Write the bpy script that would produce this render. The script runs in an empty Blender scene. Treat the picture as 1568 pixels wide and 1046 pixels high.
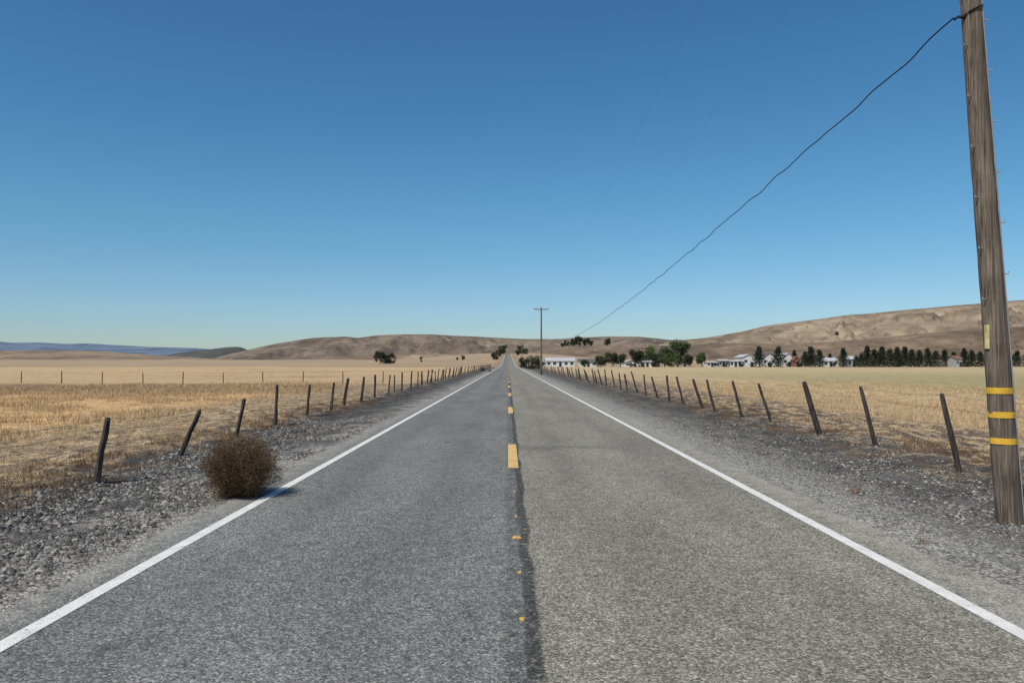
import bpy, math, random
import numpy as np
from mathutils import Vector
random.seed(7); rng=np.random.default_rng(11)
S=bpy.context.scene
F=1219.6; VX=778; VY=555; H=1.8
def kx(u): return (u-VX)/F
def kz(v): return (VY-v)/F
# ---------------- numpy noise
_perm=np.random.default_rng(3).random((512,512))
def vnoise(x,y):
    x=np.asarray(x,float); y=np.asarray(y,float)
    xi=np.floor(x).astype(int); yi=np.floor(y).astype(int)
    fx=x-xi; fy=y-yi; fx=fx*fx*(3-2*fx); fy=fy*fy*(3-2*fy)
    a=_perm[xi%512,yi%512]; b=_perm[(xi+1)%512,yi%512]; c=_perm[xi%512,(yi+1)%512]; d=_perm[(xi+1)%512,(yi+1)%512]
    return (a*(1-fx)+b*fx)*(1-fy)+(c*(1-fx)+d*fx)*fy
def fbm(x,y,o=4):
    s=0;a=.5;t=0
    for i in range(o):
        s=s+a*vnoise(x*2**i+17*i,y*2**i+31*i); t+=a; a*=.5
    return s/t
def sstep(a,b,x):
    t=np.clip((np.asarray(x,float)-a)/(b-a),0,1); return t*t*(3-2*t)
# ---------------- node helper
class NT:
    def __init__(s,name):
        s.m=bpy.data.materials.new(name); s.m.use_nodes=True; s.t=s.m.node_tree
        s.b=s.t.nodes['Principled BSDF']; s.b.inputs['Specular IOR Level'].default_value=.15; s.b.inputs['Roughness'].default_value=.9
    def n(s,ty,**k):
        x=s.t.nodes.new(ty)
        for a,b in k.items(): setattr(x,a,b)
        return x
    def set(s,i,v):
        if hasattr(v,'is_output'): s.t.links.new(v,i)
        else: i.default_value=v
    def pos(s): return s.n('ShaderNodeNewGeometry').outputs['Position']
    def obj(s): return s.n('ShaderNodeTexCoord').outputs['Object']
    def scalev(s,v,sc):
        x=s.n('ShaderNodeVectorMath',operation='MULTIPLY'); s.set(x.inputs[0],v); x.inputs[1].default_value=sc; return x.outputs[0]
    def noise(s,v,scale,detail=4,rough=.55):
        x=s.n('ShaderNodeTexNoise'); s.set(x.inputs['Vector'],v); x.inputs['Scale'].default_value=scale
        x.inputs['Detail'].default_value=detail; x.inputs['Roughness'].default_value=rough; return x.outputs['Fac']
    def voro(s,v,scale,out='Color',feature='F1'):
        x=s.n('ShaderNodeTexVoronoi',feature=feature); s.set(x.inputs['Vector'],v); x.inputs['Scale'].default_value=scale; return x.outputs[out]
    def math(s,op,a,b=0.,c=0.,clamp=False):
        x=s.n('ShaderNodeMath',operation=op); x.use_clamp=clamp; s.set(x.inputs[0],a); s.set(x.inputs[1],b)
        s.set(x.inputs[2],c); return x.outputs[0]
    def mr(s,v,a,b,c=0.,d=1.,smooth=True):
        x=s.n('ShaderNodeMapRange',interpolation_type='SMOOTHSTEP' if smooth else 'LINEAR'); s.set(x.inputs[0],v)
        for i,q in zip((1,2,3,4),(a,b,c,d)): x.inputs[i].default_value=q
        return x.outputs[0]
    def ramp(s,v,stops,interp='LINEAR'):
        x=s.n('ShaderNodeValToRGB'); cr=x.color_ramp; cr.interpolation=interp
        def col(c): return tuple(c)+(1,) if hasattr(c,'__len__') else (c,c,c,1)
        cr.elements[0].position=stops[0][0]; cr.elements[0].color=col(stops[0][1])
        cr.elements[1].position=stops[-1][0]; cr.elements[1].color=col(stops[-1][1])
        for p,c in stops[1:-1]:
            e=cr.elements.new(p); e.color=col(c)
        s.set(x.inputs[0],v); return x.outputs[0]
    def mix(s,f,a,b,blend='MIX'):
        x=s.n('ShaderNodeMix',data_type='RGBA',blend_type=blend); s.set(x.inputs[0],f)
        for i,q in ((6,a),(7,b)):
            if not hasattr(q,'is_output') and len(q)==3: q=tuple(q)+(1,)
            s.set(x.inputs[i],q)
        return x.outputs[2]
    def sep(s,v):
        x=s.n('ShaderNodeSeparateXYZ'); s.set(x.inputs[0],v); return x.outputs
    def comb(s,x_,y_,z_):
        x=s.n('ShaderNodeCombineXYZ'); s.set(x.inputs[0],x_); s.set(x.inputs[1],y_); s.set(x.inputs[2],z_); return x.outputs[0]
    def gray(s,v): return s.comb(v,v,v)
    def attr(s,name):
        return s.n('ShaderNodeAttribute',attribute_name=name).outputs['Fac']
    def bump(s,h,strength,dist):
        x=s.n('ShaderNodeBump'); x.inputs['Strength'].default_value=strength; x.inputs['Distance'].default_value=dist
        s.set(x.inputs['Height'],h); s.t.links.new(x.outputs[0],s.b.inputs['Normal'])
    def color(s,c): s.set(s.b.inputs['Base Color'],c if hasattr(c,'is_output') else tuple(c)+(1,)); return s.m

def plain(name,c,var=.25,scale=6,rough=.85):
    n=NT(name); p=n.obj(); f=n.mr(n.noise(p,scale,5),.3,.7,1-var,1+var,False)
    n.b.inputs['Roughness'].default_value=rough
    return n.color(n.mix(1.,c,n.gray(f),'MULTIPLY'))
# ---------------- mesh helpers
def link(o,parent=None):
    S.collection.objects.link(o)
    if parent: o.parent=parent
    return o
def mesh_obj(name,v,f,mats,parent=None,smooth=False,midx=None,tint=None):
    me=bpy.data.meshes.new(name); me.from_pydata(v if isinstance(v,list) else v.tolist(),[],f if isinstance(f,list) else f.tolist())
    for m in (mats if isinstance(mats,(list,tuple)) else [mats]): me.materials.append(m)
    if smooth: me.polygons.foreach_set('use_smooth',[True]*len(me.polygons))
    if midx is not None: me.polygons.foreach_set('material_index',list(midx))
    if tint is not None:
        a=me.attributes.new('tint','FLOAT','FACE'); a.data.foreach_set('value',np.asarray(tint,dtype=np.float32))
    me.update(); return link(bpy.data.objects.new(name,me),parent)
def empty(name,loc=(0,0,0)):
    o=bpy.data.objects.new(name,None); o.location=loc; o.empty_display_size=.3; return link(o)
def grid(xs,ys,Z):
    X,Y=np.meshgrid(xs,ys); V=np.stack([X.ravel(),Y.ravel(),Z.ravel()],1)
    nx=len(xs); ny=len(ys); i=np.arange(nx-1); j=np.arange(ny-1); I,J=np.meshgrid(i,j)
    a=(J*nx+I).ravel(); return V,np.stack([a,a+1,a+nx+1,a+nx],1)
class MB:
    def __init__(s): s.v=[];s.f=[];s.m=[];s.t=[]
    def add(s,v,f,m=0,t=.5):
        o=len(s.v); s.v+= [tuple(map(float,p)) for p in v]
        for q in f: s.f.append(tuple(int(i)+o for i in q)); s.m.append(m); s.t.append(t)
    def box(s,x0,x1,y0,y1,z0,z1,m=0):
        v=[(x0,y0,z0),(x1,y0,z0),(x1,y1,z0),(x0,y1,z0),(x0,y0,z1),(x1,y0,z1),(x1,y1,z1),(x0,y1,z1)]
        s.add(v,[(0,3,2,1),(4,5,6,7),(0,1,5,4),(1,2,6,5),(2,3,7,6),(3,0,4,7)],m)
    def tube(s,pts,rads,n=8,m=0,jit=0,cap=True):
        vs=[];pts=[Vector(p) for p in pts]
        for i,p in enumerate(pts):
            d=(pts[min(i+1,len(pts)-1)]-pts[max(i-1,0)]).normalized()
            a=d.orthogonal() if abs(d.x)>.5 or abs(d.y)>.5 else d.cross(Vector((0,1,0)))
            a.normalize(); b=d.cross(a)
            for k in range(n):
                an=2*math.pi*k/n; r=rads[i]*(1+random.uniform(-jit,jit))
                vs.append(p+a*math.cos(an)*r+b*math.sin(an)*r)
        fs=[(i*n+k,i*n+(k+1)%n,(i+1)*n+(k+1)%n,(i+1)*n+k) for i in range(len(pts)-1) for k in range(n)]
        if cap: fs+= [tuple(range(n))[::-1],tuple((len(pts)-1)*n+k for k in range(n))]
        s.add(vs,fs,m)
    def obj(s,name,mats,parent=None,smooth=False): return mesh_obj(name,s.v,s.f,mats,parent,smooth,s.m,s.t)
def join_np(parts):
    V=[];Fc=[];o=0
    for v,f in parts: V.append(v);Fc.append(f+o);o+=len(v)
    return np.concatenate(V),np.concatenate(Fc)

# ---------------- terrain function
def road_z(y):
    y=np.asarray(y,float)
    t=np.clip((y-330)/670,0,1); z=13.3*t**1.25
    return z*(1-sstep(1010,1500,y))
def ground_z(x,y):
    x=np.asarray(x,float);y=np.asarray(y,float)
    ax=np.abs(x)
    fac=1-.62*sstep(15,160,ax)
    z=road_z(y)*fac
    sh=-.10*sstep(4.3,5.6,ax)*(1-sstep(6.4,8.5,ax)) 
    amp=sstep(4.2,7,ax)
    bump=(fbm(x*1.3,y*1.3,3)-.5)*.16*amp+(fbm(x*.12+5,y*.12,3)-.5)*.35*sstep(8,20,ax)
    tiny=(fbm(x*5,y*5,2)-.5)*.07*sstep(4.0,4.8,ax)
    return z+(sh+bump+tiny)*(1-sstep(200,400,y)*.7)-1.*(sstep(1200,1500,y))

# ================= MATERIALS
def mat_ground():
    n=NT('ground_material'); p=n.pos(); s=n.sep(p); x,y=s[0],s[1]
    n1=n.noise(p,.9,5,.6); n2=n.noise(p,.25,3); nf=n.noise(p,7,5,.65)
    xn=n.math('ADD',x,n.math('MULTIPLY',n.math('SUBTRACT',n1,.5),3.2))
    xn=n.math('ADD',xn,n.math('MULTIPLY',n.math('SUBTRACT',n2,.5),n.mr(n.math('ABSOLUTE',x),7,20,0,7)))
    r=n.math('DIVIDE',n.math('ADD',xn,50.),100.)
    def P(v): return (v+50)/100
    gold=(.60,.38,.175); dirt=(.14,.105,.078); dk=(.088,.081,.074); gr=(.168,.160,.146); sand=(.34,.315,.265)
    base=n.ramp(r,[(P(-50),(.42,.27,.13)),(P(-30),(.48,.31,.155)),(P(-24),gold),(P(-13),gold),(P(-11),(.35,.25,.145)),(P(-8.0),(.24,.17,.11)),(P(-7.0),dk),(P(-6.1),(.09,.084,.077)),(P(-5.4),(.138,.131,.122)),(P(-4.6),gr),(P(-3.9),sand),(P(0),sand),(P(4.2),(.36,.34,.29)),(P(5.0),(.29,.27,.235)),(P(5.8),(.20,.187,.165)),(P(6.8),(.13,.12,.105)),(P(8.5),dirt),(P(11.5),dirt),(P(13),(.45,.315,.18)),(P(22),(.53,.385,.21)),(P(27),(.48,.365,.19)),(P(50),(.45,.35,.18))])
    belt=n.ramp(r,[(0,0),(P(-14),0),(P(-12),1),(P(-7.8),1),(P(-6.8),.5),(P(-6.0),.1),(P(-5),0),(P(6.3),0),(P(7.6),.35),(P(8.6),.85),(P(12),1),(P(14),0),(1,0)])
    sm=n.noise(n.scalev(p,(1.,.45,1)),2.2,6,.7)
    straw=n.math('MULTIPLY',n.mr(sm,.46,.57),belt)
    c=n.mix(straw,base,(.52,.38,.225))
    dk2=n.math('MULTIPLY',n.mr(n.noise(p,3.3,5,.7),.51,.61),n.math('MULTIPLY',belt,.85))
    c=n.mix(dk2,c,(.068,.058,.049))
    shl=n.ramp(r,[(0,0),(P(-8),0),(P(-7),1),(P(-5.2),.8),(P(-4.4),0),(P(4.8),0),(P(6.0),.7),(P(8),.9),(P(9),0),(1,0)])
    gp=n.math('MULTIPLY',n.mr(n.noise(n.scalev(p,(1,.6,1)),1.1,6,.68),.46,.57),shl)
    c=n.mix(n.math('MULTIPLY',gp,.78),c,(.056,.052,.047))
    fld=n.math('MAXIMUM',n.mr(x,-12,-15),n.mr(x,13,16))
    st=n.noise(n.scalev(p,(.25,1.6,1)),1.2,6,.65)
    c=n.mix(fld,c,n.mix(1.,c,n.gray(n.mr(st,.3,.7,.68,1.3,False)),'MULTIPLY'))
    wob=n.math('ADD',y,n.math('MULTIPLY',n.math('SUBTRACT',n.noise(p,.08,3),.5),14.))
    tanf=n.math('MULTIPLY',n.mr(wob,66,72),n.mr(x,-7.5,-9))
    bands=n.noise(n.scalev(p,(.012,.055,1)),1.,6,.7)
    tcol=n.ramp(bands,[(.3,(.33,.215,.115)),(.5,(.56,.39,.215)),(.7,(.42,.28,.15))])
    c=n.mix(tanf,c,tcol)
    dband=n.math('MULTIPLY',n.math('MULTIPLY',n.mr(wob,44,52),n.mr(wob,68,62)),n.mr(x,-9,-13))
    c=n.mix(n.math('MULTIPLY',dband,.8),c,(.22,.145,.082))
    fr=n.math('MULTIPLY',n.mr(y,60,120),n.mr(x,9,13))
    c=n.mix(n.math('MULTIPLY',fr,.85),c,n.ramp(bands,[(.35,(.39,.30,.165)),(.5,(.53,.405,.225)),(.68,(.44,.335,.185))]))
    grn=n.math('MULTIPLY',n.math('MULTIPLY',n.mr(y,34,50),n.mr(y,170,100)),n.mr(x,22,32))
    c=n.mix(n.math('MULTIPLY',grn,.35),c,(.26,.25,.12))
    c=n.mix(n.mr(y,285,330),c,n.ramp(bands,[(.35,(.28,.20,.125)),(.6,(.44,.32,.20))]))
    far=n.mr(y,900,1400); c=n.mix(far,c,(.30,.22,.15))
    gv=n.ramp(n.math('DIVIDE',n.math('ADD',x,50.),100.),[(0,0),(P(-8),.0),(P(-6.5),.8),(P(-5.5),1),(P(7),1),(P(8.5),.2),(P(10),0),(1,0)])
    vc=n.sep(n.voro(p,30.))[0]; vc2=n.sep(n.voro(p,75.))[1]
    vd=n.voro(p,30.,'Distance')
    g=n.math('ADD',n.mr(vc,0,1,.35,1.25,False),n.mr(vc2,0,1,0,.6,False))
    g=n.math('MULTIPLY',g,n.mr(vd,.25,.75,1.1,.45,False))
    c=n.mix(gv,c,n.mix(1.,c,n.gray(g),'MULTIPLY'))
    c=n.mix(1.,c,n.gray(n.mr(nf,.3,.7,.66,1.34,False)),'MULTIPLY')
    c=n.mix(1.,c,n.gray(n.mr(n1,.3,.7,.78,1.22,False)),'MULTIPLY')
    hh=n.math('SUBTRACT',n.math('MULTIPLY',nf,1.2),n.math('MULTIPLY',vd,.8))
    n.bump(hh,1.,.035)
    return n.color(c)
def asphalt_color(n,p,x,y):
    vw=n.n('ShaderNodeTexVoronoi',feature='F1'); n.set(vw.inputs['Vector'],p); vw.inputs['Scale'].default_value=66
    vc=n.sep(vw.outputs['Color'])[0]
    side=n.mr(n.math('ADD',x,n.math('MULTIPLY',n.math('SUBTRACT',n.noise(p,2,3),.5),.1)),.08,.2)
    base=n.mix(side,(.190,.185,.168),(.238,.220,.176))
    big=n.noise(n.scalev(p,(1,.25,1)),.8,5,.6)
    c=n.mix(1.,base,n.gray(n.mr(big,.3,.7,.80,1.18,False)),'MULTIPLY')
    med=n.noise(p,6,5,.7)
    c=n.mix(1.,c,n.gray(n.mr(med,.3,.7,.80,1.20,False)),'MULTIPLY')
    chips=n.ramp(vc,[(0,.40),(.3,.72),(.6,1.0),(.85,1.42),(1,2.0)])
    c=n.mix(1.,c,chips,'MULTIPLY')
    fine=n.noise(p,150,2,.6)
    c=n.mix(1.,c,n.gray(n.mr(fine,.3,.7,.76,1.24,False)),'MULTIPLY')
    for cx,w,a in ((-2.45,.42,.16),(-.95,.42,.14),(1.0,.38,.10),(2.5,.38,.13)):
        d=n.math('ABSOLUTE',n.math('SUBTRACT',x,cx)); k=n.math('MULTIPLY',n.mr(d,w,0.05),a)
        c=n.mix(k,c,(.06,.06,.055))
    sp=n.mr(n.noise(p,1.7,3,.5),.68,.72); c=n.mix(n.math('MULTIPLY',sp,.45),c,(.07,.068,.06))
    wx=n.math('MULTIPLY',n.math('SUBTRACT',n.noise(n.comb(0.,y,0.),.55,3,.6),.5),.17)
    sx=n.math('ABSOLUTE',n.math('SUBTRACT',n.math('SUBTRACT',x,wx),.165))
    sm=n.math('MULTIPLY',n.mr(sx,.075,.028),n.mr(n.noise(p,14,4,.7),.36,.5,.25,.95))
    c=n.mix(sm,c,n.mix(1.,(.050,.050,.048),chips,'MULTIPLY'))
    sx2=n.math('ABSOLUTE',n.math('SUBTRACT',x,.07))
    sm2=n.math('MULTIPLY',n.mr(sx2,.13,.06),n.mr(n.noise(p,5,4,.7),.40,.58,.1,.65))
    c=n.mix(sm2,c,n.mix(1.,(.085,.085,.08),chips,'MULTIPLY'))
    sy=n.math('ABSOLUTE',n.math('SUBTRACT',n.math('SUBTRACT',y,n.math('MULTIPLY',n.noise(p,.7,4),2.)),15.8))
    stn=n.math('MULTIPLY',n.math('MULTIPLY',n.mr(sy,.7,.1),n.mr(x,.1,.4)),n.mr(x,3.2,1.2))
    c=n.mix(n.math('MULTIPLY',stn,.35),c,(.06,.06,.055))
    e=n.math('MULTIPLY',n.mr(n.math('ABSOLUTE',x),3.15,3.7),n.mr(n.noise(p,3,5,.7),.35,.6,.2,.9))
    c=n.mix(e,c,n.mix(1.,(.33,.31,.26),n.ramp(vc,[(0,.6),(1,1.4)]),'MULTIPLY'))
    return c,vw.outputs['Distance'],med,vc
def mat_road():
    n=NT('asphalt'); p=n.pos(); s=n.sep(p)
    c,vd,med,vc=asphalt_color(n,p,s[0],s[1])
    n.bump(n.math('ADD',n.math('MULTIPLY',vd,-1.),n.math('MULTIPLY',vc,.5)),.6,.008); n.b.inputs['Roughness'].default_value=.85
    return n.color(c)
def mat_paint(name,col,wear):
    n=NT(name); p=n.pos(); s=n.sep(p)
    c,vd,med,vc=asphalt_color(n,p,s[0],s[1])
    w=n.math('ADD',n.math('MULTIPLY',n.noise(p,22,5,.75),.88),n.math('MULTIPLY',vc,.12))
    k=n.mr(w,wear-.05,wear+.05)
    pc=n.mix(1.,col,n.gray(n.mr(n.noise(p,5,5,.7),.3,.7,.82,1.12,False)),'MULTIPLY')
    n.bump(n.math('MULTIPLY',vd,-1.),.4,.006)
    return n.color(n.mix(k,c,pc))
M_ground=mat_ground(); M_road=mat_road()
M_white=mat_paint('white_road_paint',(.70,.68,.63),.36); M_yellow=mat_paint('yellow_road_paint',(.68,.44,.17),.39)

def mat_hill(name,a,b,shrub,sc=.004,shr=.62):
    n=NT(name); p=n.pos(); f=n.noise(p,sc,7,.6); c=n.mix(n.mr(f,.38,.62),a,b)
    g=n.noise(n.scalev(p,(1,.35,2.5)),sc*5,7,.7)
    c=n.mix(1.,c,n.gray(n.mr(g,.35,.65,.62,1.28,False)),'MULTIPLY')
    d=n.noise(p,sc*14,3,.6); c=n.mix(n.math('MULTIPLY',n.mr(d,shr,shr+.04),.55),c,shrub)
    return n.color(c)
# ================= WORLD / SUN
az=Vector((-.66,-.75)).normalized(); EL=math.radians(54)
sd=Vector((az.x*math.cos(EL),az.y*math.cos(EL),math.sin(EL)))
W=bpy.data.worlds.new('World'); S.world=W; W.use_nodes=True; wt=W.node_tree
bg=wt.nodes['Background']; sky=wt.nodes.new('ShaderNodeTexSky'); sky.sky_type='NISHITA'; sky.sun_disc=False
sky.sun_elevation=EL; sky.sun_rotation=math.atan2(sd.x,sd.y); sky.altitude=300; sky.air_density=1.0; sky.dust_density=.25; sky.ozone_density=1.2
def wn(t,**k):
    x=wt.nodes.new(t)
    for a,b in k.items(): setattr(x,a,b)
    return x
hs=wn('ShaderNodeHueSaturation'); hs.inputs['Saturation'].default_value=1.25
tc=wn('ShaderNodeTexCoord'); sx=wn('ShaderNodeSeparateXYZ'); wt.links.new(tc.outputs['Generated'],sx.inputs[0])
mrn=wn('ShaderNodeMapRange',interpolation_type='SMOOTHSTEP'); wt.links.new(sx.outputs[2],mrn.inputs[0]); mrn.inputs[1].default_value=-.02; mrn.inputs[2].default_value=.22
tm=wn('ShaderNodeMix',data_type='RGBA'); wt.links.new(mrn.outputs[0],tm.inputs[0]); tm.inputs[6].default_value=(.66,.81,1.10,1); tm.inputs[7].default_value=(.74,1.04,1.09,1)
mx=wn('ShaderNodeMix',data_type='RGBA',blend_type='MULTIPLY'); mx.inputs[0].default_value=1.; wt.links.new(tm.outputs[2],mx.inputs[7])
wt.links.new(sky.outputs[0],hs.inputs['Color']); wt.links.new(hs.outputs[0],mx.inputs[6]); wt.links.new(mx.outputs[2],bg.inputs[0]); bg.inputs[1].default_value=.091
L=bpy.data.lights.new('sun','SUN'); L.energy=4.1; L.angle=math.radians(.5); L.color=(1,.94,.85)
lo=link(bpy.data.objects.new('sun',L)); lo.rotation_euler=sd.to_track_quat('Z','Y').to_euler(); lo.location=(-20,-10,30)
S.view_settings.view_transform='Standard'; S.view_settings.look='None'; S.view_settings.exposure=0
# ================= CAMERA
cd=bpy.data.cameras.new('camera'); cd.sensor_width=36; cd.lens=28; cd.clip_end=60000; cd.clip_start=.05
co=link(bpy.data.objects.new('camera',cd)); co.location=(0,0,H); co.rotation_euler=(math.radians(91.502),0,math.radians(-.28)); S.camera=co

# ================= GROUND
def grow(a,step,g,end):
    r=[a]
    while r[-1]<end: r.append(r[-1]+step); step*=g
    return r
xr=list(np.arange(4.2,15,.2)); xr+=grow(15.2,.3,1.08,25000)
xl=[-v for v in xr][::-1]; xs=np.array(xl+[-2.,0.,2.]+xr)
ys=np.array([-v for v in grow(1.,1,1.3,400)][::-1]+list(np.arange(0,30,.2))+grow(30,.3,1.03,30000))
X,Y=np.meshgrid(xs,ys); Z=ground_z(X,Y)
V,Fa=grid(xs,ys,Z); mesh_obj('ground',V,Fa,M_ground,smooth=True)
ry=ys[(ys>-120)&(ys<1130)]
le=-3.58-.16*fbm(ry*1.7,ry*0,4)-.12*(fbm(ry*.3,ry*0+9,2)-.5); re=3.85+.2*fbm(ry*1.7,ry*0+44,4)
v=[];f=[]
for i,yy in enumerate(ry):
    z=float(road_z(yy))-float(sstep(1200,1500,yy))
    for xx in (le[i],-1.8,.1,1.9,re[i]): v.append((float(xx),float(yy),z+.012))
for i in range(len(ry)-1):
    for k in range(4): f.append((i*5+k,i*5+k+1,i*5+6+k,i*5+5+k))
mesh_obj('road',v,f,M_road)
def strip(name,x0,x1,ya,yb,mat,off=.016):
    yy=sorted(set([ya,yb]+[float(q) for q in ys if ya<q<yb])); v=[];f=[]
    for q in yy:
        z=float(road_z(q))+off
        v+=[(x0,q,z),(x1,q,z)]
    for i in range(len(yy)-1): f.append((2*i,2*i+1,2*i+3,2*i+2))
    return v,f
for nm,x0,x1 in (('road_edge_line',-3.26,-3.13),('road_edge_line',3.32,3.45)):
    v,f=strip(nm,x0,x1,-60,1000,M_white); mesh_obj(nm,v,f,M_white)
mb=MB()
k=-3
while 13.55+14.5*k<900:
    ya=13.55+14.5*k; v,f=strip('d',.0,.175,ya,ya+3.9,M_yellow); mb.add(v,f); k+=1
mb.obj('road_centre_line',[M_yellow])
M_mark=plain('yellow_marker_plastic',(.62,.36,.10),.4,60,.5)
for mx_,my,w,l,h in ((.096,5.6,.05,.07,.012),(.10,6.84,.045,.06,.010),(.088,8.16,.115,.06,.022),(.092,9.3,.04,.06,.010),(.09,11.1,.04,.07,.010)):
    mb=MB(); a=random.uniform(-.3,.3); n=9; v=[]
    ang=[2*math.pi*i/n for i in range(n)]; rj=[random.uniform(.75,1.1) for _ in ang]
    for sc,z in ((1,0),(.92,h*.6),(.6,h)):
        for t,q in zip(ang,rj): v.append((math.cos(t+a)*w/2*q*sc,math.sin(t+a)*l/2*q*sc,z))
    f=[(r*n+i,r*n+(i+1)%n,(r+1)*n+(i+1)%n,(r+1)*n+i) for r in range(2) for i in range(n)]+[tuple(2*n+i for i in range(n))]
    mb.add(v,f); o=mb.obj('road_marker',[M_mark]); o.location=(mx_,my,.012)

# ================= GRAVEL STONES
def mat_tint(name,a,b,c3=None,rough=.9):
    n=NT(name); t=n.attr('tint'); col=n.ramp(t,[(0,a),(.5,b),(1,c3 or b)]); n.b.inputs['Roughness'].default_value=rough
    return n.color(col)
M_stone=mat_tint('gravel_stone',(.06,.057,.052),(.155,.147,.132),(.36,.34,.29))
M_stoneR=mat_tint('pale_gravel_stone',(.10,.095,.083),(.215,.202,.177),(.41,.39,.34))
def stones(name,n,xa,xb,ya,yb,s0,s1,xpow=1.,mat=None,thr=0):
    y=ya*(yb/ya)**rng.random(n); x=xa+(xb-xa)*rng.random(n)**xpow
    m=fbm(x*1.4+3,y*1.0+7,3)>thr; x=x[m];y=y[m]; n=len(x)
    z=ground_z(x,y); s=s0+(s1-s0)*rng.random(n)**2.6; s*= (1+ (y-ya)*.008)
    base=np.array([(1,0,0),(0,1,0),(-1,0,0),(0,-1,0),(0,0,.75),(0,0,-.75)],float)
    v=base[None]*(.7+.6*rng.random((n,6,3)))+ (rng.random((n,6,3))-.5)*.5
    a=rng.random(n)*6.28; ca,sa=np.cos(a)[:,None],np.sin(a)[:,None]
    vx=v[...,0]*ca-v[...,1]*sa; vy=v[...,0]*sa+v[...,1]*ca
    P=np.stack([x[:,None]+vx*s[:,None],y[:,None]+vy*s[:,None],z[:,None]+(v[...,2]+.15)*s[:,None]],-1).reshape(-1,3)
    fb=np.array([(0,1,4),(1,2,4),(2,3,4),(3,0,4),(1,0,5),(2,1,5),(3,2,5),(0,3,5)])
    Fc=(fb[None]+(np.arange(n)*6)[:,None,None]).reshape(-1,3)
    mesh_obj(name,P,Fc,mat or M_stone,tint=np.repeat(rng.random(n),8))
stones('gravel',38000,-3.85,-6.9,3.6,26,.008,.038,.9,None,.38)
stones('gravel',17000,4.2,8.4,4.5,26,.005,.024,.7,M_stoneR,.40)
stones('gravel',9000,4.9,8.6,5,24,.008,.036,.8,None,.44)
stones('gravel',3500,-3.35,-3.9,3.6,18,.003,.012,1.,M_stoneR)
stones('gravel',4500,3.5,4.4,4,18,.003,.013,1.,M_stoneR)

# ================= DRY GRASS
M_straw=mat_tint('dry_grass',(.22,.145,.075),(.50,.345,.18),(.68,.52,.31))
M_rust=mat_tint('rust_weeds',(.06,.042,.027),(.16,.085,.042),(.28,.16,.08))
def grass(name,tx,ty,blades,h0,h1,w,mat,spread=.08):
    n=len(tx); N=n*blades
    bx=np.repeat(tx,blades)+rng.normal(0,spread,N); by=np.repeat(ty,blades)+rng.normal(0,spread,N)
    bz=ground_z(bx,by)-.01; h=h0+(h1-h0)*rng.random(N)**1.6; ww=w*(.6+.8*rng.random(N))*(1+np.abs(by)*.02)
    a=rng.random(N)*6.28; la=rng.random(N)*6.28; ln=h*rng.random(N)*1.0
    p0=np.stack([bx-np.cos(a)*ww/2,by-np.sin(a)*ww/2,bz],1); p1=np.stack([bx+np.cos(a)*ww/2,by+np.sin(a)*ww/2,bz],1)
    p2=np.stack([bx+np.cos(la)*ln,by+np.sin(la)*ln,bz+h],1)
    P=np.stack([p0,p1,p2],1).reshape(-1,3); Fc=np.arange(N*3).reshape(-1,3)
    t=np.clip(np.repeat(rng.random(n)*.6+.1,blades)+rng.random(N)*.35,0,1)
    mesh_obj(name,P,Fc,mat,tint=t)
def scatter(n,xa,xb,ya,yb,thr,fs=.9,seed=0):
    y=ya*(yb/ya)**rng.random(n); x=xa+(xb-xa)*rng.random(n)
    m=fbm(x*fs+seed,y*fs+seed,3)>thr
    return x[m],y[m]
x,y=scatter(6000,-13,-6.9,8,45,.50); grass('dry_grass',x,y,9,.03,.12,.008,M_straw)
x,y=scatter(6000,8.5,14,9,50,.50,seed=30); grass('dry_grass',x,y,9,.03,.12,.008,M_straw)
x,y=scatter(15000,-32,-11.5,13,68,.40,.4,seed=8); grass('dry_grass',x,y,9,.08,.28,.012,M_straw,.15)
x,y=scatter(9000,12.5,34,17,70,.42,.4,seed=50); grass('dry_grass',x,y,8,.06,.22,.012,M_straw,.15)
x,y=scatter(2000,-8.2,-6.1,8,40,.52,1.2,seed=5); grass('dry_weeds',x,y,14,.03,.15,.007,M_rust,.07)
x,y=scatter(1700,7.1,9.6,9,40,.54,1.2,seed=15); grass('dry_weeds',x,y,14,.03,.14,.007,M_rust,.07)
x,y=scatter(500,-5.9,-4.2,14,60,.50,1.2,seed=25); grass('dry_weeds',x,y,12,.03,.09,.006,M_rust,.08)
x,y=scatter(350,4.8,7,14,60,.50,1.2,seed=35); grass('dry_weeds',x,y,12,.03,.09,.006,M_rust,.08)
for cx,cy,n_,sp in ((-6.6,11.9,34,.22),(5.0,11.5,7,.07),(-6.1,17.5,10,.15),(6.9,16.0,12,.2),(4.15,8.0,3,.03)):
    grass('dry_weeds',cx+rng.normal(0,sp,n_),cy+rng.normal(0,sp,n_),16,.02,.11,.006,M_rust,.05)

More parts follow.
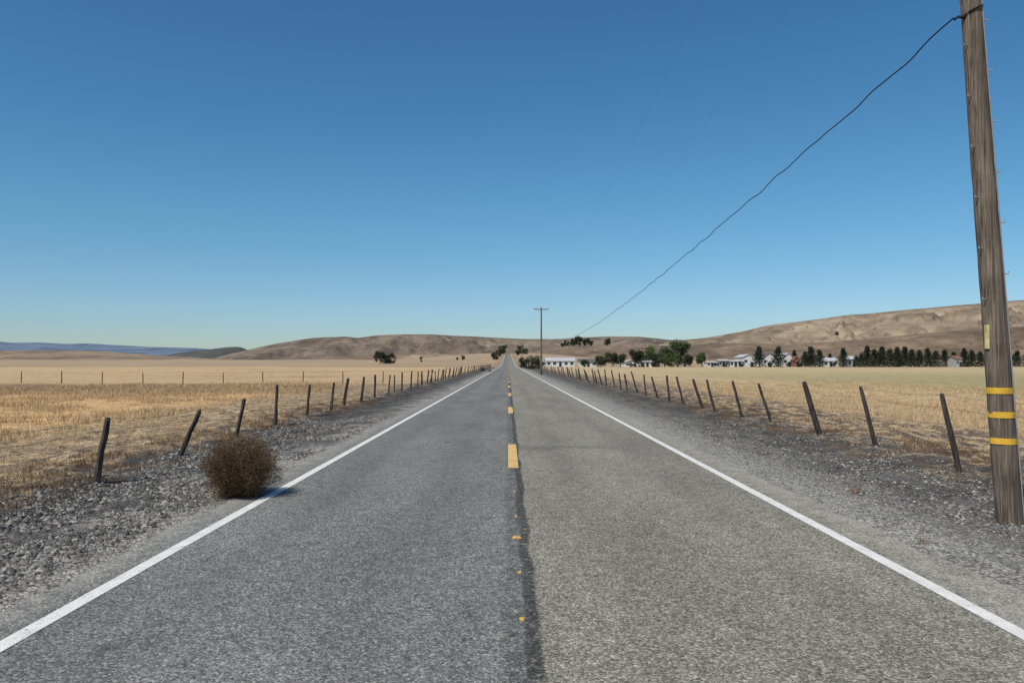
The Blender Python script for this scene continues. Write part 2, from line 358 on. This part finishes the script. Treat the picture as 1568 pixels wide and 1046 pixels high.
# ================= FENCES
def mat_wood(name,a,b,sc=(22,22,1.6)):
    n=NT(name); p=n.obj(); f=n.noise(n.scalev(p,sc),1.,6,.7); g=n.noise(p,2.5,4)
    c=n.mix(n.mr(f,.36,.64,0,1,False),a,b); c=n.mix(1.,c,n.gray(n.mr(g,.3,.7,.75,1.25,False)),'MULTIPLY')
    n.bump(f,.7,.01); return n.color(c)
M_post=mat_wood('weathered_post_wood',(.03,.024,.021),(.10,.083,.07)); M_wire=plain('rusty_wire',(.16,.135,.11),rough=.6)
def post(mb,x,y,h,lx,ly,r):
    z=float(ground_z(x,y)); n=6
    pts=[(x+lx*t,y+ly*t,z-.15*(1-min(1,t*99))+h*t) for t in (0,.02,.25,.5,.75,.96,1)]
    pts=[(p[0]+random.uniform(-.008,.008),p[1],p[2]) for p in pts]
    mb.tube(pts,[r*1.08,r*1.05,r,r*.95,r*.93,r*.88,r*.6],7,0,.14)
    return (x,y,z,h,lx,ly)
def fence(name,plist,wire_h=(.35,.6,.82,.98)):
    e=empty(name); mb=MB(); P=[post(mb,*q) for q in plist]; mb.obj('posts',[M_post],e)
    mw=MB()
    for wh in wire_h:
        pts=[]
        for i,q in enumerate(P):
            px,py,pz,h,lx,ly=q; t=wh
            a=Vector((px+lx*t,py+ly*t,pz+h*t))
            if pts:
                b=pts[-1]
                for s_ in (.25,.5,.75): pts.append(b.lerp(a,s_)-Vector((0,0,.04*4*s_*(1-s_)+random.uniform(0,.012))))
            pts.append(a)
        mw.tube(pts,[.0028]*len(pts),4,0,0,False)
        for i in range(len(pts)-1):
            if pts[i].y<28:
                L_=(pts[i+1]-pts[i]); nb=int(L_.length/.14)
                for j in range(nb):
                    c=pts[i]+L_*(j+.5)/nb; d=Vector((random.gauss(0,1),random.gauss(0,.2),random.gauss(0,1))).normalized()*.016
                    mw.tube([c-d,c+d],[.0015,.0015],3,0,0,False)
    mw.obj('wires',[M_wire],e)
L0=[(-6.30,8.6,1.05,.15,0,.045),(-6.42,12.5,1.02,.17,0,.052),(-6.68,16.3,.94,.40,0,.05),(-6.9,20.3,1.0,.2,0,.052),(-6.97,23.9,1.22,.07,0,.05),(-7.1,28.2,1.12,.1,0,.05)]
yy=31.5
while yy<330:
    L0.append((-7.1+random.uniform(-.12,.12),yy,random.uniform(1.05,1.3),random.uniform(0,.25),random.uniform(-.1,.1),random.uniform(.045,.07))); yy+=random.uniform(2.8,4.3) if yy<120 else 5
fence('barbed_wire_fence',L0)
R0=[(7.7,9.6,1.3,-.28,0,.045),(7.63,13.5,1.32,-.27,0,.045),(7.92,17.2,1.27,-.30,0,.045),(7.85,20.1,1.33,-.38,0,.07),(8.05,24.4,1.2,-.38,0,.045),(7.8,26.6,1.22,-.30,0,.045),(7.6,29.3,1.2,-.3,0,.045),(7.7,31.6,1.15,-.36,0,.06)]
yy=34.5
while yy<300:
    R0.append((7.7+random.uniform(-.12,.12),yy,random.uniform(1.05,1.3),random.uniform(-.4,-.1),random.uniform(-.1,.1),random.uniform(.045,.065))); yy+=random.uniform(2.8,4.) if yy<120 else 5
fence('barbed_wire_fence',R0)
C0=[]
xx=-7.4
while xx>-110:
    C0.append((xx,69+random.uniform(-.1,.1)+(xx+7)*.02,random.uniform(.98,1.1),random.uniform(-.05,.05),0,.04)); xx-=3.42
fence('barbed_wire_fence',C0,(.5,.75,.97))

# ================= UTILITY POLES
M_pole=mat_wood('utility_pole_wood',(.062,.048,.038),(.235,.185,.14),(52,52,1.1))
M_yel=plain('yellow_band',(.72,.42,.05),.2,8,.6); M_tag=plain('faded_yellow_tag',(.50,.44,.20),.3,10,.7); M_metal=plain('galvanised_metal',(.30,.30,.30),.2,10,.5); M_ins=plain('insulator_porcelain',(.35,.36,.36),.1,5,.3)
def utility_pole(x,y,h,lean,r0,r1,detail=False):
    z0=float(ground_z(x,y)); e=empty('utility_pole',(x,y,z0)); mb=MB(); N=40 if detail else 8
    def C(z): 
        t=z/h; return Vector((lean*t,.0,z))
    mb.tube([C(-.3+(h+.3)*i/N)+Vector((random.uniform(-.004,.004),0,0)) for i in range(N+1)],[r0+(r1-r0)*i/N for i in range(N+1)],22 if detail else 10,0,.02 if detail else 0); mb.obj('pole',[M_pole],e,True)
    mb=MB(); c=C(h-.35)
    mb.box(c.x-1.1,c.x+1.1,-r1-.1,-r1-.003,c.z-.06,c.z+.06); mb.obj('crossarm',[M_pole],e)
    mb=MB(); tips=[]
    for dx in (-1.0,.0,1.0) if not detail else (-1.0,.2,1.0):
        b=Vector((c.x+dx,-r1-.05,c.z+.06)); mb.tube([b,b+Vector((0,0,.06)),b+Vector((0,0,.07)),b+Vector((0,0,.12)),b+Vector((0,0,.16))],[.015,.015,.05,.045,.02],8); tips.append(b+Vector((x,y,z0+.15)))
    mb.obj('insulators',[M_ins],e)
    mb=MB()
    for sx in (-1,1):
        a=Vector((c.x+sx*.6,-r1-.05,c.z-.07)); b=C(h-1.0)+Vector((sx*r1,-.03,0)); mb.tube([a,b],[.015,.015],4)
    mb.obj('braces',[M_metal],e)
    return e,C,tips,z0
PH=10.4; LEAN=-.62
e,C,tipsA,zA=utility_pole(5.87,9.34,PH,LEAN,.146,.09,True)
def rad(z): return .146+(.09-.146)*(z+.3)/(PH+.3)
mb=MB()
for z in (1.47,1.19,.885):
    z-=zA; c=C(z); mb.tube([c+Vector((0,0,-.036)),c+Vector((0,0,.036))],[rad(z)+.006]*2,24,cap=False)
mb.obj('yellow_bands',[M_yel],e,True)
mb=MB(); zt_=2.1-zA; c=C(zt_); r=rad(zt_)+.006
v=[];f=[]
for i,a in enumerate(np.linspace(math.radians(184),math.radians(212),5)):
    for z in (-.14,.14): v.append((c.x+r*math.cos(a),r*math.sin(a),c.z+z))
for i in range(4): f.append((2*i,2*i+2,2*i+3,2*i+1))
mb.add(v,f); mb.obj('marker_tag',[M_tag],e)
mb=MB()
for i in range(24):
    z=2.35+i*.30; sx=-1 if i%2 else 1; c=C(z); r=rad(z)
    b=c+Vector((sx*r*.8,-r*.4,0)); q=b+Vector((sx*(.06),-.02,.0)); mb.tube([b,q,q+Vector((0,0,.025))],[.007,.007,.007],5)
mb.obj('climbing_pegs',[M_metal],e)
mb=MB(); rr=[]; z0=5.86-zA
for i in range(40):
    t=i/39; a=math.pi+t*math.pi*2*1.25; c=C(z0+.02+t*.42); r=rad(5.9)+.01; rr.append(c+Vector((math.cos(a)*r,math.sin(a)*r,0)))
mb.tube(rr,[.009]*40,6); c=C(z0)
mb.tube([c+Vector((-rad(5.9)+.03,-.04,.02)),c+Vector((-rad(5.9)-.07,-.03,.03)),c+Vector((-rad(5.9)-.10,0,.0))],[.02,.018,.012],8)
mb.obj('cable_wrap',[plain('black_cable',(.02,.02,.022),rough=.5)],e,True)
mb=MB(); mb.tube([C(z)+Vector((rad(z)*.72+.004,-rad(z)*.72-.004,0)) for z in np.linspace(0,9,14)],[.007]*14,5); mb.obj('ground_wire',[M_metal],e)
e2,C2,tipsB,zB=utility_pole(5.0,120,10.2,.0,.15,.10)
e3,C3,tipsC,zC=utility_pole(5.0,300,9.5,.0,.15,.10)
M_cable=plain('cable_black',(.018,.018,.02),rough=.5); M_thin=plain('aluminium_conductor',(.09,.105,.12),rough=.5)
def cable(name,a,b,sag,r,kink=0,n=160,mat=None):
    mb=MB(); a=Vector(a);b=Vector(b);pts=[]
    for i in range(n+1):
        t=(i/n)**1.6; p=a.lerp(b,t); p.z-=sag*4*t*(1-t)
        d=(p.y-9)*1.0
        if kink and 0<i<n: p.z+=kink*(math.sin(d*3.1)+.8*math.sin(d*1.3+1)+.3*math.sin(d*8)); p.x+=kink*math.cos(d*4.2)
        pts.append(p)
    mb.tube(pts,[r]*(n+1),6); return mb.obj(name,[mat or M_cable],None,True)
cw=C(z0); attach=Vector((5.87+cw.x-rad(5.9)-.10,9.34,5.87))
cable('telephone_cable',attach,(5.0-.1,120,5.6),1.95,.0095,.013,420)
for i in (0,2): cable('power_line',tipsA[i],tipsB[i],1.6,.0017,mat=M_thin)
cable('power_line',tipsB[0],tipsC[0],1.5,.003,mat=M_thin); cable('power_line',tipsB[2],tipsC[2],1.5,.003,mat=M_thin)

# ================= TUMBLEWEED
M_twig=mat_tint('tumbleweed_twigs',(.05,.03,.018),(.12,.072,.038),(.26,.165,.09))
def tumbleweed(x,y,R,Hh,nt=2200,nl=20000):
    z=float(ground_z(x,y)); v=[];f=[];t=[]
    o=0
    def shell(d):
        lob=.74+.5*float(vnoise(d.x*2.6+9,d.y*2.6+d.z*3.4+4)); 
        return Vector((d.x*R*lob,d.y*R*lob,Hh*.46+d.z*Hh*.54*(lob*.5+.5)))
    for i in range(nt):
        d=Vector((random.gauss(0,1),random.gauss(0,1),random.gauss(.1,.9))).normalized()
        p=Vector((random.gauss(0,.09),random.gauss(0,.09),Hh*random.uniform(.02,.35))); tt=random.random()
        tgt=shell(d)*random.uniform(.85,1.12); tgt.z=max(tgt.z,.02)
        sgs=6; w=.0032
        for k in range(sgs+1):
            q=p.lerp(tgt,k/sgs*random.uniform(.93,1.07))+Vector([random.gauss(0,.024) for _ in range(3)])
            q.z=max(q.z,.005)
            s_=Vector([random.gauss(0,1) for _ in range(3)]).normalized()*w*(1.3-k/sgs)
            v+=[q-s_,q+s_]
            if k: f.append((o+2*k-2,o+2*k-1,o+2*k+1,o+2*k)); t.append(tt*.6+.1)
        o=len(v)
    for i in range(nl):
        d=Vector((random.gauss(0,1),random.gauss(0,1),random.gauss(0,1.))).normalized(); sh=shell(d)-Vector((0,0,Hh*.4))
        rr=random.uniform(.15,1.05)**.5; c=sh*rr+Vector((0,0,Hh*.4)); c.z=max(.01,c.z)
        cl=float(vnoise(c.x*7+3,c.z*7+c.y*5+8))
        a=Vector([random.gauss(0,1) for _ in range(3)]).normalized(); b=a.orthogonal().normalized(); l=random.uniform(.012,.042)
        v+=[c-b*.0032,c+b*.0032,c+a*l]; f.append((o,o+1,o+2)); o+=3; t.append(min(1,random.random()*.45+.6*cl))
    ob=mesh_obj('tumbleweed',v,f,M_twig,tint=t); ob.location=(x,y,z)
tumbleweed(-3.60,10.75,.52,.86)

# ================= TREES
def mat_leaf(name,a,b,c):
    n=NT(name); t=n.attr('tint'); col=n.ramp(t,[(0,a),(.5,b),(1,c)]); return n.color(col)
M_leafA=mat_leaf('oak_foliage',(.025,.040,.018),(.058,.09,.032),(.13,.17,.065))
M_leafD=mat_leaf('dark_foliage',(.014,.022,.013),(.034,.046,.026),(.07,.08,.042))
M_leafC=mat_leaf('cypress_foliage',(.012,.019,.014),(.025,.036,.023),(.05,.062,.036))
M_bark=mat_wood('bark',(.05,.04,.03),(.13,.10,.08))
def leaves(centres,rads,per,size,flat=1.):
    V=[];T=[]
    for c,r in zip(centres,rads):
        d=rng.normal(0,1,(per,3)); d/=np.linalg.norm(d,axis=1)[:,None]; d*= (rng.random(per)**.45)[:,None]*r; d[:,2]*=flat
        P=d+c; a=rng.normal(0,1,(per,3)); a/=np.linalg.norm(a,axis=1)[:,None]; b=np.cross(a,rng.normal(0,1,(per,3))); b/=np.linalg.norm(b,axis=1)[:,None]
        s=size*(.6+.8*rng.random(per))[:,None]
        V.append(np.stack([P-a*s,P-b*s*.6,P+a*s,P+b*s*.6],1).reshape(-1,3)); T.append(np.clip(rng.random()*.5+rng.random(per)*.5+d[:,2]/r*.15,0,1))
    V=np.concatenate(V); return V,np.arange(len(V)).reshape(-1,4),np.concatenate(T)
def broadleaf(x,y,h,w,mat,name='oak_tree',z=None,low=.25):
    z=float(ground_z(x,y)) if z is None else z
    mb=MB(); k=17; C_=[];R_=[]
    for i in range(k):
        a=random.uniform(0,6.28); rr=math.sqrt(random.random())*w*.38; zz=h*(low+(.88-low)*random.random()**.9)
        rr*=math.sin(math.pi*min(1,max(.12,(zz/h-low*.5)/(1.05-low*.5))))**.5
        C_.append(np.array([rr*math.cos(a),rr*math.sin(a),zz])); R_.append(random.uniform(.14,.24)*min(w,h*1.2))
    mb.tube([(0,0,-.2),(0,0,h*.12),(w*.02,0,h*.3),(0,w*.02,h*.6)],[h*.035,h*.028,h*.022,h*.01],7,1)
    for c in C_[:6]:
        mb.tube([(0,0,h*random.uniform(.15,.35)),tuple(c*.6+np.array([0,0,h*.1])),tuple(c)],[h*.016,h*.01,h*.004],5,1)
    V,Fc,T=leaves(C_,R_,170,h*.033,.85); o=len(mb.v)
    vs=mb.v+[tuple(q) for q in V.tolist()]; fs=mb.f+[tuple(q) for q in (Fc+o).tolist()]
    ob=mesh_obj(name,vs,fs,[mat,M_bark],None,False,mb.m+[0]*len(Fc),mb.t+T.tolist()); ob.location=(x,y,z); return ob
def conifer_parts(x,y,z,h,w):
    C_=[];R_=[]
    for i in range(20):
        t=(i+.5)/20; r=w*.5*(1-t)**.6*(.75+.45*random.random()); a=random.uniform(0,6.28)
        C_.append(np.array([x+r*.35*math.cos(a),y+r*.35*math.sin(a),z+h*(.03+.9*t)])); R_.append(max(r,.15*w))
    return leaves(C_,R_,90,h*.03,.9)
def conifer(x,y,h,w,name='cypress_tree'):
    z=float(ground_z(x,y)); V,Fc,T=conifer_parts(0,0,0,h,w); mb=MB(); mb.tube([(0,0,-.2),(0,0,h*.5),(0,0,h*.9)],[h*.025,h*.015,h*.005],6,1); o=len(mb.v)
    ob=mesh_obj(name,mb.v+[tuple(q) for q in V.tolist()],mb.f+[tuple(q) for q in (Fc+o).tolist()],[M_leafC,M_bark],None,False,mb.m+[0]*len(Fc),mb.t+T.tolist()); ob.location=(x,y,z)
def at(u,d=318.): return kx(u)*d
def zt(vtop,d,x): return H+kz(vtop)*d-float(ground_z(x,d))
def bl(u,vt,wpx,d,mat,name='oak_tree',low=.25,z=None):
    x=at(u,d); g=float(ground_z(x,d)) if z is None else z
    broadleaf(x,d,H+kz(vt)*d-g,wpx*d/F,mat,name,g,low)
bl(920,542,26,300,M_leafD); bl(938,540,30,303,M_leafD); bl(950,541,24,308,M_leafD); bl(972,535,30,312,M_leafD); bl(990,530,38,325,M_leafA)
bl(1018,531,34,310,M_leafA); bl(1038,523,46,312,M_leafA); bl(1026,543,38,300,M_leafA,'oak_tree',.1); bl(1056,544,16,305,M_leafD); bl(1075,539,20,300,M_leafA,'shrub',.08); bl(1003,542,24,300,M_leafD,low=.1)
bl(815,545,36,230,M_leafD,'shrub',.1); bl(803,547,24,260,M_leafD,'shrub',.1); bl(825,549,22,220,M_leafD,'shrub',.1)
bl(895,551,14,310,M_leafD,'shrub',.1); bl(1240,545,18,335,M_leafD)
for u,vt,w in ((1112,556,16),(1135,553,12),(967,555,12),(985,556,10),(1096,556,9),(1152,556,10),(1208,554,11),(1180,555,9),(1276,555,12),(1225,553,10)): bl(u,vt,w,306,M_leafD,'shrub',.1)
bl(582,538,24,430,M_leafD,'oak_tree',.12); bl(598,541,24,432,M_leafD,'oak_tree',.12); bl(590,543,26,431,M_leafD,'oak_tree',.1)
bl(645,546,6,500,M_leafD,'shrub',.1); bl(709,544,8,560,M_leafD,'shrub',.1); bl(700,547,6,560,M_leafD,'shrub',.1)
bl(739,562,9,170,M_leafD,'shrub',.05); bl(750,566,7,150,M_leafD,'shrub',.05)
bl(757,539,14,620,M_leafD,'oak_tree',.1); bl(764,535,18,760,M_leafD,'oak_tree',.1); bl(771,528,16,930,M_leafD,'oak_tree',.1); bl(796,529,16,960,M_leafD,'oak_tree',.1); bl(804,533,14,900,M_leafD,'oak_tree',.1); bl(760,543,16,560,M_leafD,'oak_tree',.1); bl(793,536,10,820,M_leafD,'oak_tree',.1)
for u,vt,w,d in ((1163,530,22,300),(1193,530,20,300),(1217,535,12,330),(1242,530,20,306),(1255,535,18,310),(1292,532,17,300),(1272,541,12,330),(1233,538,14,330)):
    conifer(at(u,d),d,zt(vt,d,at(u,d)),w*d/F*1.25)
V_=[];T_=[]
for u,vt,w in [(1312,544,16),(1320,540,18),(1329,528,18),(1340,533,18),(1352,529,19),(1364,533,18),(1375,530,18),(1387,529,19),(1398,534,18),(1410,535,17),(1422,532,17),(1435,536,18),(1448,534,16),(1462,538,17),(1478,532,16),(1490,535,17),(1503,537,16),(1515,533,17),(1530,537,18),(1546,532,17),(1560,536,17),(1576,533,17),(1592,535,17),(1610,533,17),(1630,535,17),(1650,532,17)]:
    d=random.uniform(303,318); x=at(u,d); g=float(ground_z(x,d)); V,Fc,T=conifer_parts(x,d,g-.2,(H+kz(vt)*d-g),w*d/F*1.35); V_.append((V,Fc)); T_.append(T)
V,Fc=join_np(V_); mesh_obj('cypress_tree_row',V,Fc,M_leafC,tint=np.concatenate(T_))

# ================= BUILDINGS
def mat_wall(name,c):
    n=NT(name); p=n.obj(); s=n.sep(p); w=n.math('FRACT',n.math('MULTIPLY',n.math('ADD',s[0],s[1]),2.5))
    k=n.math('MULTIPLY',n.mr(w,.0,.12,.8,1.),n.mr(n.noise(p,1.2,5),.3,.7,.88,1.08,False)); return n.color(n.mix(1.,c,n.gray(k),'MULTIPLY'))
M_ww=mat_wall('white_siding',(.66,.65,.62)); M_gr=mat_wall('grey_siding',(.38,.38,.37)); M_tan=mat_wall('tan_siding',(.42,.33,.24)); M_brn=mat_wall('brown_siding',(.24,.12,.09))
M_rw=mat_wall('white_metal_roof',(.46,.46,.46)); M_rd=mat_wall('dark_shingle_roof',(.13,.12,.11)); M_rr=mat_wall('rust_roof',(.20,.11,.08)); M_glass=plain('window_glass',(.03,.04,.05),.1,3,.2); M_trim=plain('trim',(.6,.6,.58))
def building(name,u0,u1,vt,d,dep,wall,roof,rise=.3,nw=3,door=True,gable_front=False):
    x0,x1=at(u0,d),at(u1,d); xc=(x0+x1)/2; w=x1-x0; g=float(ground_z(xc,d)); h=H+kz(vt)*d-g; eh=h*(1-rise)
    e=empty(name,(xc,d,g)); mb=MB(); hw=w/2
    mb.box(-hw,hw,0,dep,-.3,eh)
    if gable_front: mb.add([(-hw,0,eh),(hw,0,eh),(0,0,h),(-hw,dep,eh),(hw,dep,eh),(0,dep,h)],[(0,1,2),(4,3,5)])
    else: mb.add([(-hw,0,eh),(-hw,dep,eh),(-hw,dep/2,h),(hw,0,eh),(hw,dep,eh),(hw,dep/2,h)],[(0,2,1),(3,4,5)])
    mb.obj('walls',[wall],e)
    mb=MB(); o=.35; t=.14
    if gable_front: prof=[(-hw-o,eh-o*(h-eh)/hw),(0,h+.02),(hw+o,eh-o*(h-eh)/hw)]; pt=lambda a,b,c:(a,c,b)
    else: prof=[(-o,eh-o*(h-eh)/(dep/2)),(dep/2,h+.02),(dep+o,eh-o*(h-eh)/(dep/2))]; pt=lambda a,b,c:(c,a,b)
    c0,c1=(-o,dep+o) if gable_front else (-hw-o,hw+o)
    v=[pt(a,b+.02,c) for c in (c0,c1) for a,b in prof]+[pt(a,b+.02+t,c) for c in (c0,c1) for a,b in prof]
    mb.add(v,[(0,1,4,3),(1,2,5,4),(6,7,10,9),(7,8,11,10),(0,3,9,6),(2,5,11,8),(0,1,7,6),(1,2,8,7),(3,4,10,9),(4,5,11,10)]); mb.obj('roof',[roof],e)
    mb=MB(); fr=MB(); n=nw+(1 if door else 0)
    for i in range(n):
        cx=-hw+w*(i+.5)/max(n,1)
        if door and i==n//2: mb.box(cx-.5,cx+.5,-.05,-.002,0.02,min(2.05,eh*.85)); continue
        zc=eh*.58; ww=min(.6,w/n*.3); hh=min(.5,eh*.2)
        mb.box(cx-ww,cx+ww,-.03,-.002,zc-hh,zc+hh); fr.box(cx-ww-.08,cx+ww+.08,-.06,-.033,zc+hh,zc+hh+.08); fr.box(cx-ww-.08,cx+ww+.08,-.08,-.033,zc-hh-.08,zc-hh)
    if mb.v: mb.obj('windows_and_door',[M_glass],e)
    if fr.v: fr.obj('window_trim',[M_trim],e)
building('long_shed',836,880,548,316,10,M_ww,M_rw,.35,4,True)
building('farmhouse',888,914,550,322,8,M_ww,M_rd,.35,2)
building('barn',955,978,552,318,9,M_ww,M_rw,.35,1,True,True)
building('barn',980,1003,551,320,10,M_ww,M_rw,.3,2,True,False)
building('farmhouse',1038,1060,548,328,9,M_tan,M_rr,.4,2)
for a,b,vt in ((1083,1099,554),(1101,1116,551),(1118,1136,552)): building('mobile_home',a,b,vt,320,5,M_ww if a!=1101 else M_gr,M_rw,.15,2)
building('warehouse',1138,1156,543,326,12,M_ww,M_rw,.2,1,True,True)
building('farmhouse',1169,1188,541,330,9,M_ww,M_rd,.3,2,True,True)
building('barn',1199,1216,541,330,10,M_ww,M_rw,.3,1,True,True)
building('shed',1217,1224,546,326,6,M_brn,M_rr,.3,1,True,True)
building('farmhouse',1262,1284,548,326,8,M_ww,M_rw,.35,2)
building('shed',1299,1312,546,322,6,M_gr,M_rw,.25,1)
building('shed',1466,1475,545,300,6,M_gr,M_rr,.25,1)

# ================= HILLS
def hill(name,pts,D0,D1,mat,fold=.25,fs=6.,zb=-4,nt=60,du=2.5,back=1.35,seed=0):
    us=np.arange(pts[0][0],pts[-1][0]+.1,du); vv=np.interp(us,[p[0] for p in pts],[p[1] for p in pts])
    ker=np.hanning(13); ker/=ker.sum(); pad=np.pad(vv,6,mode='edge'); vv=np.convolve(pad,ker,'valid')
    vv=vv-(fbm(us*.02+seed,us*0+seed,4)-.5)*1.6
    zr=H+(VY-vv)/F*D1
    ts=np.concatenate([np.linspace(0,1,nt),np.linspace(1,back,8)[1:]])
    U,T=np.meshgrid(us,ts); ZR=np.broadcast_to(zr,U.shape)
    Yv=D0+(D1-D0)*T; Xv=(U-VX)/F*Yv
    prof=np.where(T<=1,np.clip(T,0,1)**1.15,1-(T-1)/(back-1)*1.0)
    prof=np.where(T<=1,.55*prof+.45*(np.clip(T,0,1)**2*(3-2*np.clip(T,0,1))),prof)
    q=fbm(Xv/(D1-D0)*fs+seed,Yv/(D1-D0)*fs*.5+seed*2,5); rid=1-np.abs(2*q-1)*2.2
    q2=fbm(Xv/(D1-D0)*fs*3+seed,Yv/(D1-D0)*fs*1.2+seed*2,4)
    en=np.sin(np.pi*np.clip(T,0,1))**.8
    Z=zb+(ZR-zb)*prof + (rid-.5)*fold*ZR*en*(.35+.65*(1-T.clip(0,1))) + (q2-.5)*fold*.8*ZR*en
    Z=np.minimum(Z, zb+ (ZR-zb)*np.maximum(T.clip(0,1),.02)**.55+2) if fold>0 else Z
    Z=np.where(T<1,np.minimum(Z,H+(ZR-H)*np.clip(Yv/D1,0,1)),Z)
    Vv=np.stack([Xv.ravel(),Yv.ravel(),Z.ravel()],1); nx=len(us); ny=len(ts)
    I,J=np.meshgrid(np.arange(nx-1),np.arange(ny-1)); a=(J*nx+I).ravel()
    mesh_obj(name,Vv,np.stack([a,a+1,a+nx+1,a+nx],1),mat,smooth=True)
    return us,Xv[:nt],Yv[:nt],Z[:nt]
M_mtn=mat_hill('mountain_painted_haze',(.125,.17,.225),(.14,.185,.24),(.115,.16,.215),.0004)  # aerial haze painted into the mountains as bluish base colours
M_dark=mat_hill('dark_scrub_hill',(.065,.072,.066),(.095,.092,.075),(.05,.06,.05),.002)
M_hL=mat_hill('dry_grass_hill',(.14,.106,.08),(.235,.182,.13),(.06,.052,.04),.003)
M_hR=mat_hill('golden_hill',(.20,.152,.105),(.33,.255,.175),(.09,.075,.055),.003)
M_hF=mat_hill('brown_front_hill',(.145,.103,.07),(.235,.168,.11),(.07,.055,.04),.006)
M_hT=mat_hill('tan_field_hill',(.21,.15,.10),(.32,.235,.15),(.09,.07,.05),.006)
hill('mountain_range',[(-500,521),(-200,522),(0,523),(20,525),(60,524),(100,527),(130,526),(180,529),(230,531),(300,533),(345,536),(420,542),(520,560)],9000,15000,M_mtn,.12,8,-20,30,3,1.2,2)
hill('hill',[(220,553),(270,541),(320,535),(350,532),(368,531),(380,536),(400,546),(420,555)],3200,4200,M_dark,.1,6,-5,30,2,1.2,4)
hill('hill',[(300,556),(330,548),(355,541),(420,527),(480,517),(530,515),(546,518),(575,514),(610,512.5),(660,512),(700,514),(740,516),(800,519),(850,519),(900,517),(940,515),(980,516),(1020,520),(1080,524),(1180,535),(1250,550)],1300,2600,M_hL,.45,9,-6,90,2,1.3,7)
hill('hill',[(-500,535),(0,537),(100,537),(160,538),(200,541),(280,546),(330,550),(380,555)],1000,1500,M_hT,.2,8,-4,30,3,1.3,12)
hill('hill',[(430,553),(500,546),(560,543),(640,541),(690,543),(735,544),(755,548),(770,553)],950,1250,M_hT,.25,8,-4,30,2,1.3,19)
GR=hill('hill',[(930,552),(980,535),(1020,523),(1080,517),(1140,507),(1175,498),(1200,495),(1260,488),(1300,482),(1320,481),(1380,475),(1430,471),(1480,466),(1568,459),(1700,450),(1900,440),(2200,450)],1200,2300,M_hR,.5,9,-6,100,2.5,1.3,23)
GF=hill('hill',[(800,552),(830,534),(870,530),(900,529.5),(960,530),(1040,529),(1100,526),(1150,526),(1200,527),(1270,524),(1330,519),(1400,512),(1470,506),(1568,500),(1700,495),(2000,500)],800,1250,M_hF,.32,8,-4,60,2,1.3,31)
def hill_tree(G,u,hpx,w,vb=None):
    us,Xv,Yv,Zv=G; i=int(np.argmin(np.abs(us-u))); pv=VY-(Zv[:,i]-H)/Yv[:,i]*F
    j=int(np.argmin(pv)) if vb is None else int(np.argmin(np.abs(pv-vb)))
    d=float(Yv[j,i]); broadleaf(float(Xv[j,i]),d,hpx*d/F,w*d/F,M_leafD,'oak_tree',float(Zv[j,i])-.5,.12)
for u,hp,w in ((868,10,14),(878,13,13),(887,16,16),(898,12,14),(907,8,9),(931,13,13),(862,7,10)): hill_tree(GF,u,hp,w)
hill_tree(GR,1283,6,7,512); hill_tree(GR,1262,4,5,515)
